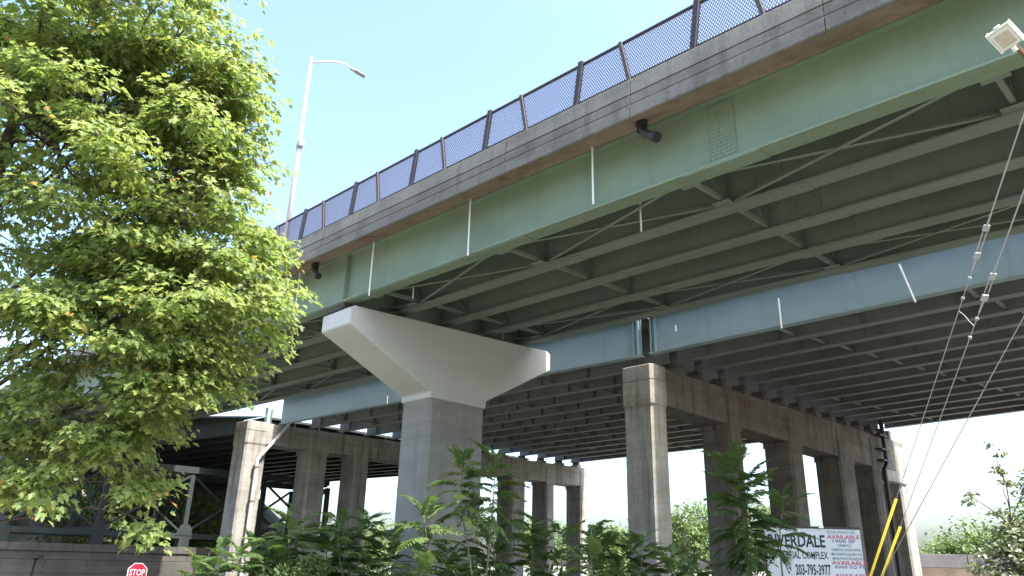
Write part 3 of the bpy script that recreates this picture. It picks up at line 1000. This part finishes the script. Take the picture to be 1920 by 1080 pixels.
tag(jp.build("bonding_wire", 'galv'), "short bonding wire linking the two upper guy wires", "wire")

# ------------------------------------------------------------------ far right barrier and marker post
rw = thing("concrete_barrier", "low grey concrete barrier on a brown bank under the trees at the right", "wall", (-20, 62, GROUND))
for i in range(8):
    p = Vector((-20.6 + 4.6 * i * 0.7, 61.6 + 4.6 * i * 0.714, 0)); q_ = p + Vector((4.55 * 0.7, 4.55 * 0.714, 0))
    MB().bar(p + Vector((0, 0, 0.92)), q_ + Vector((0, 0, 0.92)), 0.35, 0.95).build("barrier_panel", 'barrier', rw, 0.02)
    MB().bar(p + Vector((0, 0, -1.4)), q_ + Vector((0, 0, -1.4)), 1.2, 3.66).build("footing_bank", 'earth', rw)
mp_ = MB()
mp_.tube([(-13.9, 54.2, GROUND - 0.1), (-13.95, 54.25, 1.05)], 0.06, 8)
mp_.box((-14.08, 54.12, 0.95), (-13.82, 54.36, 1.15))
tag(mp_.build("marker_post", 'white_pipe'), "thin white post before the concrete barrier at the right", "post")


# ------------------------------------------------------------------ foliage
def frames(axis, nrm_):
    a = axis / np.linalg.norm(axis, axis=1, keepdims=True)
    s = np.cross(nrm_, a)
    s /= np.maximum(np.linalg.norm(s, axis=1, keepdims=True), 1e-6)
    nn = np.cross(a, s)
    return a, s, nn


def leaves_mesh(name, P, axis, nrm_, size, tint, tv, tf, mat):
    a, s, nn = frames(axis, nrm_)
    tv = np.array(tv)
    n, m = len(P), len(tv)
    V = P[:, None] + size[:, None, None] * (tv[None, :, 0:1] * a[:, None] + tv[None, :, 1:2] * s[:, None] + tv[None, :, 2:3] * nn[:, None])
    V = V.reshape(-1, 3)
    fl_ = [len(f) for f in tf]
    base = np.concatenate([np.array(f) for f in tf])
    loops = (np.arange(n)[:, None] * m + base[None]).ravel()
    tot = np.tile(np.array(fl_), n)
    starts = np.concatenate([[0], np.cumsum(tot)[:-1]])
    me = bpy.data.meshes.new(name)
    me.vertices.add(len(V)); me.vertices.foreach_set("co", V.ravel())
    me.loops.add(len(loops)); me.loops.foreach_set("vertex_index", loops.astype(np.int32))
    me.polygons.add(len(tot)); me.polygons.foreach_set("loop_start", starts.astype(np.int32))
    try:
        me.polygons.foreach_set("loop_total", tot.astype(np.int32))
    except Exception:
        pass
    me.update(calc_edges=True)
    at = me.attributes.new("tint", 'FLOAT', 'POINT')
    at.data.foreach_set("value", np.repeat(tint, m).astype(np.float32))
    me.materials.append(M[mat])
    return me


_half = [(0.02, 0.0), (-0.06, 0.20), (0.10, 0.33), (0.24, 0.24), (0.44, 0.50), (0.52, 0.36), (0.50, 0.20), (0.74, 0.20), (1.0, 0.0)]


def bend(p, fold=0.28, droop=0.18):
    return (p[0], p[1], fold * abs(p[1]) - droop * p[0] ** 2)


MAPLE_V = [bend(p) for p in _half] + [bend((x, -y)) for x, y in _half[1:-1]]
MAPLE_F = [(0, 8, 7, 6, 5, 4, 3, 2, 1), (0, 9, 10, 11, 12, 13, 14, 15, 8)]
OVAL_V = [(0, 0, 0), (0.25, 0.26, 0.07), (0.6, 0.27, 0.03), (1, 0, -0.12), (0.6, -0.27, 0.03), (0.25, -0.26, 0.07)]
OVAL_F = [(0, 3, 2, 1), (0, 5, 4, 3)]


def rand_unit(n):
    v = rng.normal(size=(n, 3))
    return v / np.linalg.norm(v, axis=1, keepdims=True)


def limb_path(p, q, sag=0.0, n=6, wob=0.06):
    p, q = np.array(p, float), np.array(q, float)
    L = np.linalg.norm(q - p)
    pts = []
    ph = rng.uniform(0, 6, 3)
    for i in range(n):
        t = i / (n - 1)
        w = np.sin(ph + t * 5) * wob * L * math.sin(math.pi * t)
        c_ = p + (q - p) * t + w
        c_[2] += sag * L * math.sin(math.pi * t)
        pts.append(c_)
    return pts


def make_maple():
    t = thing("maple_tree", "large leafy maple filling the left side, nearest the camera", "tree", (-13.9, 1.6, GROUND))
    # crown as overlapping lobes: centre, radii, number of sprays
    lobes = [((-12.20, 2.40, 6.63), (2.65, 2.65, 2.5), 860), ((-11.72, 3.72, 5.03), (1.7, 1.7, 1.6), 430), ((-11.15, 4.22, 3.80), (1.25, 1.25, 1.15), 320),
             ((-11.9, 3.12, 3.25), (1.6, 1.5, 1.3), 360), ((-11.73, 4.20, 2.45), (0.95, 0.95, 0.75), 120), ((-12.35, 3.25, 1.80), (1.2, 1.1, 0.8), 180),
             ((-12.6, 2.70, 0.95), (0.75, 0.75, 0.42), 75), ((-11.86, 4.19, 0.95), (0.36, 0.34, 0.28), 22), ((-11.86, 4.42, 0.42), (0.24, 0.24, 0.16), 8),
             ((-14.9, 0.2, 5.6), (2.9, 2.8, 2.9), 460), ((-12.2, 1.7, 9.3), (2.6, 2.6, 2.2), 470), ((-14.6, 1.2, 2.6), (2.0, 2.0, 1.5), 120), ((-15.5, -0.5, 8.6), (2.5, 2.5, 2.2), 120),
             ((-11.15, 3.05, 8.05), (1.1, 1.1, 1.0), 160), ((-11.20, 3.40, 6.9), (1.05, 1.05, 1.0), 170), ((-12.9, 1.4, 7.6), (1.6, 1.6, 1.4), 180)]
    trunk_top = np.array((-13.8, 1.5, 10.0))
    base = np.array((-14.1, 1.7, GROUND - 0.2))
    tp = limb_path(base, trunk_top, 0, 9, 0.015)
    MB().tube(tp, list(np.linspace(0.24, 0.05, 9)), 10).build("trunk", 'bark', t, smooth=True)
    P, A, N, S, T = [], [], [], [], []
    tw = MB()
    hubs = []
    for c_, r_, cnt in lobes:
        c_ = np.array(c_); r_ = np.array(r_)
        z0 = max(0.2, min(9.5, c_[2] - 0.45 * np.linalg.norm(c_[:2] - base[:2]) - 0.2))
        k = (z0 - base[2]) / (trunk_top[2] - base[2])
        st = base + (trunk_top - base) * k
        rr = 0.02 + 0.018 * r_[0]
        pth = limb_path(st, c_, 0.06, 7, 0.05)
        MB().tube(pth, list(np.linspace(rr, rr * 0.3, 7)), 7).build("branch", 'bark', t, smooth=True)
        nsub = max(2, int(cnt / 9))
        subs = c_ + rand_unit(nsub) * r_ * rng.uniform(0.15, 1.0, (nsub, 1)) ** 0.45 * 0.92
        for s_ in subs:
            a_ = pth[rng.integers(3, 7)]
            sp_ = limb_path(a_, s_, 0.05, 5, 0.08)
            tw.tube(sp_, list(np.linspace(rr * 0.35, 0.008, 5)), 5, False)
        tilt = rng.normal(0, 0.14, (nsub, 2))
        wid = rng.uniform(0.38, 0.68, nsub) * min(1.0, 0.55 + 0.25 * r_[0])
        for i in range(cnt):
            hi = i % nsub
            h_ = subs[hi]
            # sprays spread flat around the end of each branchlet, drooping outwards
            an, rad = rng.uniform(0, 2 * math.pi), rng.uniform(0.0, 1.0) ** 0.5 * wid[hi]
            away = h_ - c_
            away[2] = 0
            e = h_ + np.array((math.cos(an) * rad, math.sin(an) * rad, 0)) + away * 0.12
            dx, dy = e[0] - h_[0], e[1] - h_[1]
            e[2] += tilt[hi][0] * dx + tilt[hi][1] * dy - 0.22 * rad * rad + rng.normal(0, 0.055)
            out = np.array((math.cos(an), math.sin(an), 0)) * (0.4 + rad) + away / (np.linalg.norm(away) + 1e-6) * 0.5 + rng.normal(0, 0.3, 3) * (1, 1, 0.3)
            out[2] -= 0.12
            out /= np.linalg.norm(out)
            L = rng.uniform(0.32, 0.62)
            if rng.random() < 0.5:
                tw.tube([h_, h_ * 0.5 + (e - out * L * 0.5) * 0.5 + np.array((0, 0, 0.05)), e - out * L * 0.5], [0.009, 0.006, 0.004], 3, False)
            young = rng.random() < 0.06
            nl = int(rng.integers(15, 25))
            sidev = np.cross(out, (0, 0, 1)); sidev /= np.linalg.norm(sidev) + 1e-6
            for j in range(nl):
                u = j / nl
                sg = 1 if j % 2 else -1
                pos = e + out * L * (u - 0.5) + sidev * sg * rng.uniform(0.02, 0.20) + np.array((0, 0, rng.normal(0, 0.05) - 0.14 * u * u))
                ax_ = out * rng.uniform(0.2, 1.0) + sidev * sg * rng.uniform(0.2, 0.9) + np.array((0, 0, rng.uniform(-0.75, 0.05)))
                nv = np.array((0, 0, 1.0)) + rng.normal(0, 0.38, 3) + np.array((0.15, -0.1, 0))
                P.append(pos); A.append(ax_); N.append(nv)
                S.append(rng.uniform(0.065, 0.135) * (0.8 if young and u > 0.6 else 1))
                if young and u > 0.72:
                    T.append(rng.uniform(0.86, 1.0))
                else:
                    T.append(float(np.clip(rng.normal(0.50, 0.20), 0, 0.86)))
    tw.build("twig", 'bark', t, kind="stuff")
    P, A, N, S, T = map(np.array, (P, A, N, S, T))
    # the 300 leaves nearest the viewer are single leaves
    f_ = np.array(_f)
    dep = P @ f_
    u_ = (P @ np.array(_R)) / dep * 1390 + 960
    v_ = 540 - (P @ np.array(_U)) / dep * 1390
    vis = (u_ > 5) & (u_ < 1900) & (v_ > 5) & (v_ < 1075) & (dep > 1)
    score = np.where(vis, S / dep, -1)
    top = np.argsort(-score)[:300]
    rest = np.ones(len(P), bool); rest[top] = False
    me = leaves_mesh("foliage", P[rest], A[rest], N[rest], S[rest], T[rest], MAPLE_V, MAPLE_F, 'maple')
    link("foliage", me, t, "stuff")
    variants = []
    for k in range(8):
        variants.append(leaves_mesh("leaf", np.zeros((1, 3)), np.array([[1., 0, 0]]), np.array([[0., 0, 1]]), np.ones(1), np.array([0.2 + 0.09 * k]), MAPLE_V, MAPLE_F, 'maple'))
    a, s, nn = frames(A[top], N[top])
    pinv = parent_matrix(t).inverted()
    for i, k in enumerate(top):
        o = bpy.data.objects.new("leaf", variants[min(7, max(0, int((T[k] - 0.155) / 0.09)))])
        COL.objects.link(o)
        o.parent = t
        o.matrix_parent_inverse = pinv
        z_ = S[k]
        o.matrix_basis = Matrix(((a[i][0] * z_, s[i][0] * z_, nn[i][0] * z_, P[k][0]), (a[i][1] * z_, s[i][1] * z_, nn[i][1] * z_, P[k][1]),
                                 (a[i][2] * z_, s[i][2] * z_, nn[i][2] * z_, P[k][2]), (0, 0, 0, 1)))
    return t


make_maple()


# pinnate-leaved shrubs (tree of heaven): every compound leaf is a part
def frond_mesh(seed):
    r_ = np.random.default_rng(seed)
    npair = int(r_.integers(10, 14))
    P, A, N, S, T = [], [], [], [], []
    tone = r_.uniform(0.25, 0.75)
    pts = []
    dr = r_.uniform(0.25, 0.5)
    for i in range(npair + 2):
        u = i / (npair + 1)
        pts.append((u, 0.05 * math.sin(3 * u + seed), 0.10 * math.sin(2.2 * u) - dr * u * u))
    for i in range(2, npair + 2):
        u = i / (npair + 1)
        ln = 0.23 * math.sin(math.pi * (0.18 + 0.72 * u)) + 0.05
        for sg in (-1, 1):
            P.append(pts[i]); A.append((0.45 + 0.4 * u, sg * 1.0, -0.35 + r_.normal(0, 0.12))); N.append((0.1 + r_.normal(0, 0.15), sg * 0.25 + r_.normal(0, 0.15), 1.0))
            S.append(ln * r_.uniform(0.85, 1.15)); T.append(np.clip(tone + r_.normal(0, 0.12), 0, 1))
    P.append(pts[-1]); A.append((1, 0, -0.5)); N.append((0, 0, 1)); S.append(0.2); T.append(tone)
    LAN_V = [(0, 0, 0), (0.22, 0.18, 0.03), (0.6, 0.14, 0.0), (1, 0, -0.12), (0.6, -0.14, 0.0), (0.22, -0.18, 0.03)]
    me = leaves_mesh("leaf", np.array(P, float), np.array(A, float), np.array(N, float), np.array(S), np.array(T), LAN_V, OVAL_F, 'sumac')
    # rachis
    bm = bmesh.new(); bm.from_mesh(me)
    lay = bm.verts.layers.float.get("tint")
    prev = None
    for i, p in enumerate(pts):
        w = 0.008 * (1 - 0.7 * i / len(pts))
        ring = [bm.verts.new((p[0], p[1] + w, p[2])), bm.verts.new((p[0], p[1], p[2] + w)), bm.verts.new((p[0], p[1] - w, p[2] - w * 0.5))]
        for v in ring:
            v[lay] = 0.9
        if prev:
            for k in range(3):
                bm.faces.new((prev[k], prev[(k + 1) % 3], ring[(k + 1) % 3], ring[k]))
        prev = ring
    bm.to_mesh(me); bm.free()
    return me


FRONDS = [frond_mesh(s) for s in range(10)]


def shrub(label, stems, group=None):
    """stems: (base xyz, top xyz, leaf count, leaf length, spread along the stem)"""
    b0 = stems[0][0]
    t = thing("sumac_shrub", label, "shrub", (b0[0], b0[1], GROUND), group)
    pinv = parent_matrix(t).inverted()
    for (bs, tp, cnt, ln, spread) in stems:
        pth = limb_path(bs, tp, 0.0, 8, 0.04)
        L = np.linalg.norm(np.array(tp) - np.array(bs))
        MB().tube(pth, list(np.linspace(0.012 + 0.006 * L, 0.006, 8)), 6).build("stem", 'stem', t, smooth=True)
        ang = rng.uniform(0, 6)
        for i in range(cnt):
            u = 1 - spread * (i / max(1, cnt - 1))
            k = u * 7
            i0 = min(6, int(k)); p = pth[i0] + (pth[i0 + 1] - pth[i0]) * (k - i0)
            ang += 2.4 + rng.normal(0, 0.3)
            el = (0.75 - 1.05 * (1 - u) / max(spread, 0.01)) + rng.normal(0, 0.22)
            d = Vector((math.cos(ang) * math.cos(el), math.sin(ang) * math.cos(el), math.sin(el)))
            z_ = ln * rng.uniform(0.75, 1.2) * (0.75 if i < 3 else 1)
            upq = Vector((rng.normal(0, 0.25), rng.normal(0, 0.25), 1))
            s = upq.cross(d).normalized(); nn = d.cross(s)
            o = bpy.data.objects.new("leaf", FRONDS[rng.integers(0, len(FRONDS))])
            COL.objects.link(o)
            o.parent = t
            o.matrix_parent_inverse = pinv
            o.matrix_basis = Matrix(((d.x * z_, s.x * z_, nn.x * z_, p[0]), (d.y * z_, s.y * z_, nn.y * z_, p[1]), (d.z * z_, s.z * z_, nn.z * z_, p[2]), (0, 0, 0, 1)))
    return t


def patch(cx, cy, hw, dep, tops, cnt, ln, spread):
    """upright stems spread over a strip that faces the viewer"""
    out = []
    for i, zt_ in enumerate(tops):
        q = (i + 0.5) / len(tops) * 2 - 1
        off = rng.uniform(-dep, dep)
        x = cx + _r.x * q * hw + _h.x * off
        y = cy + _r.y * q * hw + _h.y * off
        out.append(((x, y, GROUND - 0.1), (x + rng.normal(0, 0.18), y + rng.normal(0, 0.18), zt_), cnt, ln, spread))
    return out


grp = "tree of heaven shrubs below the bridges"
shrub("dense dark shrub with feathery leaves between the sunlit pier and hammerhead pier",
      patch(-23.1, 14.0, 2.55, 0.9, [0.1, 0.35, 0.6, 1.05, 1.25, 1.35, 1.1, 0.9, 0.85, 1.2, 1.4, 1.1, 0.9, 0.6], 21, 1.0, 0.55), grp)
shrub("low ragged shrub at the foot of the sunlit left pier", patch(-26.0, 11.75, 0.8, 0.5, [-0.1, 0.1, 0.2, 0.0], 17, 0.8, 0.6), grp)
shrub("tall feathery shrub growing right in front of the hammerhead column",
      [((-14.6, 13.4, GROUND), (-14.9, 13.05, 2.45), 28, 0.80, 0.26), ((-14.7, 13.7, GROUND), (-14.4, 13.75, 2.6), 26, 0.75, 0.26), ((-15.2, 12.6, GROUND), (-15.3, 12.15, 1.2), 15, 0.95, 0.25),
       ((-15.3, 12.4, GROUND), (-15.35, 12.2, -0.1), 12, 0.95, 0.35)]
      + patch(-14.3, 14.1, 1.55, 0.8, [0.1, 0.4, 0.85, 0.75, 0.9, 1.1, 0.95, 0.8, 0.85], 22, 0.82, 0.55), grp)
shrub("broad feathery shrub under the gap right of the hammerhead pier", patch(-10.6, 14.5, 1.35, 0.7, [0.75, 0.7, 0.6, 0.35, 0.5, 0.55, 0.5, 0.35, 0.2, 0.1], 23, 0.70, 0.55), grp)
shrub("slender young tree of heaven covering the second column of the stained pier",
      [((-8.95, 16.9, GROUND), (-8.80, 15.80, 2.45), 46, 0.74, 0.40), ((-8.9, 16.85, GROUND), (-8.45, 16.05, 2.0), 40, 0.70, 0.36), ((-8.95, 16.95, GROUND), (-8.0, 16.75, 1.55), 20, 0.62, 0.24),
       ((-9.5, 16.3, GROUND), (-9.55, 16.1, 0.2), 18, 0.62, 0.4), ((-8.95, 16.8, GROUND), (-8.9, 16.85, 0.25), 10, 0.5, 0.25)], grp)


def undergrowth():
    P, A, N = [], [], []
    tw = MB()
    lobes_ = []
    for k in range(54):
        u = rng.uniform(0, 1)
        c_ = np.array((-25.5 + 16.4 * u, 12.8 + 4.0 * u, 0)) + np.array((_h.x, _h.y, 0)) * rng.uniform(-1.2, 1.6)
        c_[2] = rng.uniform(-2.3, -0.35) + 0.25 * math.sin(u * 14)
        lobes_.append((c_, np.array((0.75, 0.75, 0.55)) * rng.uniform(0.7, 1.25)))
    for c_, r_ in lobes_:
        n_ = 420
        d = rand_unit(n_)
        p = c_ + d * r_ * rng.uniform(0.3, 1.0, (n_, 1)) ** 0.5
        P.append(p)
        N.append(d * 0.5 + (0, 0, 0.8) + rng.normal(0, 0.4, (n_, 3)))
        A.append(d + rng.normal(0, 0.6, (n_, 3)) + (0, 0, -0.3))
        for q in range(5):
            e = c_ + rand_unit(1)[0] * r_
            tw.tube([(c_[0], c_[1], GROUND - 0.1), (c_ + e) / 2 - (0, 0, 0.2), e], [0.015, 0.01, 0.004], 4, False)
    P, A, N = map(np.concatenate, (P, A, N))
    S = rng.uniform(0.09, 0.20, len(P))
    T = np.clip(rng.normal(0.5, 0.25, len(P)), 0, 1)
    o = link("undergrowth", leaves_mesh("undergrowth", P, A, N, S, T, LEAFLET_V, OVAL_F, 'sumac'), None, "stuff")
    tag(o, "tangled low undergrowth filling in between the feathery shrubs", "undergrowth")
    tw.build("stem", 'stem', o, kind="stuff")


LEAFLET_V = [(0, 0, 0), (0.22, 0.18, 0.03), (0.6, 0.14, 0.0), (1, 0, -0.12), (0.6, -0.14, 0.0), (0.22, -0.18, 0.03)]
undergrowth()


def leafy_tree(name, label, base, height, crown, leaf, cnt, mat, tv, tf, trunk_r, group=None, limbs=9, seed=0, reuse=None):
    """crown: list of (dx, dy, z, rx, ry, rz) lobes measured from the base"""
    global rng
    rng = np.random.default_rng(100 + seed)
    t = thing(name, label, "tree", base, group)
    b = np.array(base)
    top = b + np.array((0, 0, height * 0.85))
    MB().tube(limb_path(b - (0, 0, 0.3), top, 0, 7, 0.03), list(np.linspace(trunk_r, trunk_r * 0.2, 7)), 8).build("trunk", 'bark', t, smooth=True)
    P, N, A = [], [], []
    vol = np.array([l[3] * l[4] * l[5] for l in crown]); vol = vol / vol.sum()
    tw = MB()
    for l, w in zip(crown, vol):
        c_ = b + np.array(l[:3]); r_ = np.array(l[3:])
        st = b + np.array((0, 0, max(0.3 * height, min(0.8 * height, l[2] - 0.5 * r_[2]))))
        tw.tube(limb_path(st, c_, 0.05, 5, 0.06), list(np.linspace(trunk_r * 0.5, trunk_r * 0.12, 5)), 5, False)
        k = max(20, int(cnt * w))
        nc = max(4, k // 26)
        cc = c_ + rand_unit(nc) * r_ * (rng.uniform(0.2, 1.0, (nc, 1)) ** 0.45)
        for q in cc[::2]:
            tw.tube([c_, (c_ + q) / 2 + (0, 0, 0.03 * height), q], [trunk_r * 0.14, trunk_r * 0.08, trunk_r * 0.04], 3, False)
        idx = rng.integers(0, nc, k)
        spread = r_.mean() * 0.20
        p = cc[idx] + rng.normal(0, 1, (k, 3)) * spread * (1, 1, 0.65)
        P.append(p)
        n_ = (p - c_) / r_ * 0.5 + (0, 0, 0.7) + rng.normal(0, 0.5, (k, 3))
        N.append(n_)
        A.append(rng.normal(0, 1, (k, 3)) * (1, 1, 0.5) + (0, 0, -0.25))
    tw.build("branch", 'bark', t, kind="stuff")
    P, N, A = map(np.concatenate, (P, N, A))
    S = leaf * rng.uniform(0.7, 1.3, len(P))
    T = np.clip(rng.normal(0.5, 0.22, len(P)), 0, 1)
    link("foliage", leaves_mesh("foliage", P, A, N, S, T, tv, tf, mat), t, "stuff")
    return t


# pale young poplar at the right edge
leafy_tree("poplar_tree", "pale small-leaved young tree at the right edge with two thin upright shoots", (-2.52, 11.53, GROUND), 4.5,
           [(-0.10, -0.07, 3.03, 0.37, 0.37, 0.37), (0.20, 0.14, 3.27, 0.41, 0.41, 0.41), (0.08, -0.29, 4.46, 0.07, 0.07, 0.27), (0.08, -0.24, 4.09, 0.10, 0.10, 0.27), (-0.10, -0.17, 3.78, 0.14, 0.14, 0.07), (-0.29, -0.34, 3.94, 0.16, 0.16, 0.07), (0.34, 0.07, 4.09, 0.14, 0.17, 0.34), (0.48, 0.34, 3.95, 0.34, 0.34, 0.41), (-0.20, -0.14, 2.46, 0.41, 0.41, 0.34), (0.07, 0.07, 3.48, 0.27, 0.27, 0.27)],
           0.062, 8200, 'poplar', OVAL_V, OVAL_F, 0.02, None, 9, 3)

# trees beyond the bridges
far = [("bushy green tree between the stained pier and the pale young tree", (-19.0, 74.0), 7.4, 4.2), ("rounded sunlit tree above the grey barrier at the right", (-29.0, 97.0), 6.6, 4.0),
       ("tall broad tree rising behind the pale young tree at the right edge", (-13.5, 72.0), 8.6, 4.6), ("light green treetop seen between the first two columns of the stained pier", (-45.0, 72.5), 9.6, 4.2),
       ("yellow green tree seen between the second and third columns of the stained pier", (-45.0, 88.0), 10.6, 4.4), ("rounded far tree seen left of the hammerhead column", (-87.0, 60.0), 8.3, 5.0),
       ("green far tree seen right of the hammerhead column under the left pier's end", (-79.0, 84.0), 9.8, 5.0), ("low sunlit tree seen just left of the stained pier", (-52.0, 66.0), 7.2, 3.6),
       ("leafy tree glimpsed through the truss near the sunlit pier", (-76.0, 31.0), 9.0, 4.6), ("leafy tree glimpsed through the middle of the truss", (-77.0, 23.0), 9.4, 4.8),
       ("leafy tree glimpsed through the left part of the truss", (-78.0, 13.0), 9.6, 4.8), ("distant tree low behind the broad shrub", (-64.0, 88.0), 8.6, 4.6)]
for i, (lab, (x, y), hgt, rad) in enumerate(far):
    rr = np.random.default_rng(40 + i)
    lobes_ = [(0, 0, hgt - rad * 0.62, rad * 0.75, rad * 0.75, rad * 0.6)]
    for j in range(7):
        an = j * 0.9 + rr.uniform(0, 0.5)
        lobes_.append((math.cos(an) * rad * 0.62, math.sin(an) * rad * 0.62, hgt - rad * rr.uniform(0.5, 1.3), rad * rr.uniform(0.32, 0.5), rad * rr.uniform(0.32, 0.5), rad * rr.uniform(0.28, 0.42)))
    leafy_tree("broadleaf_tree", lab, (x, y, GROUND), hgt, lobes_, 0.34, 5200, 'far_leaf', OVAL_V, OVAL_F, 0.2, "trees beyond the bridges", 7, 10 + i)
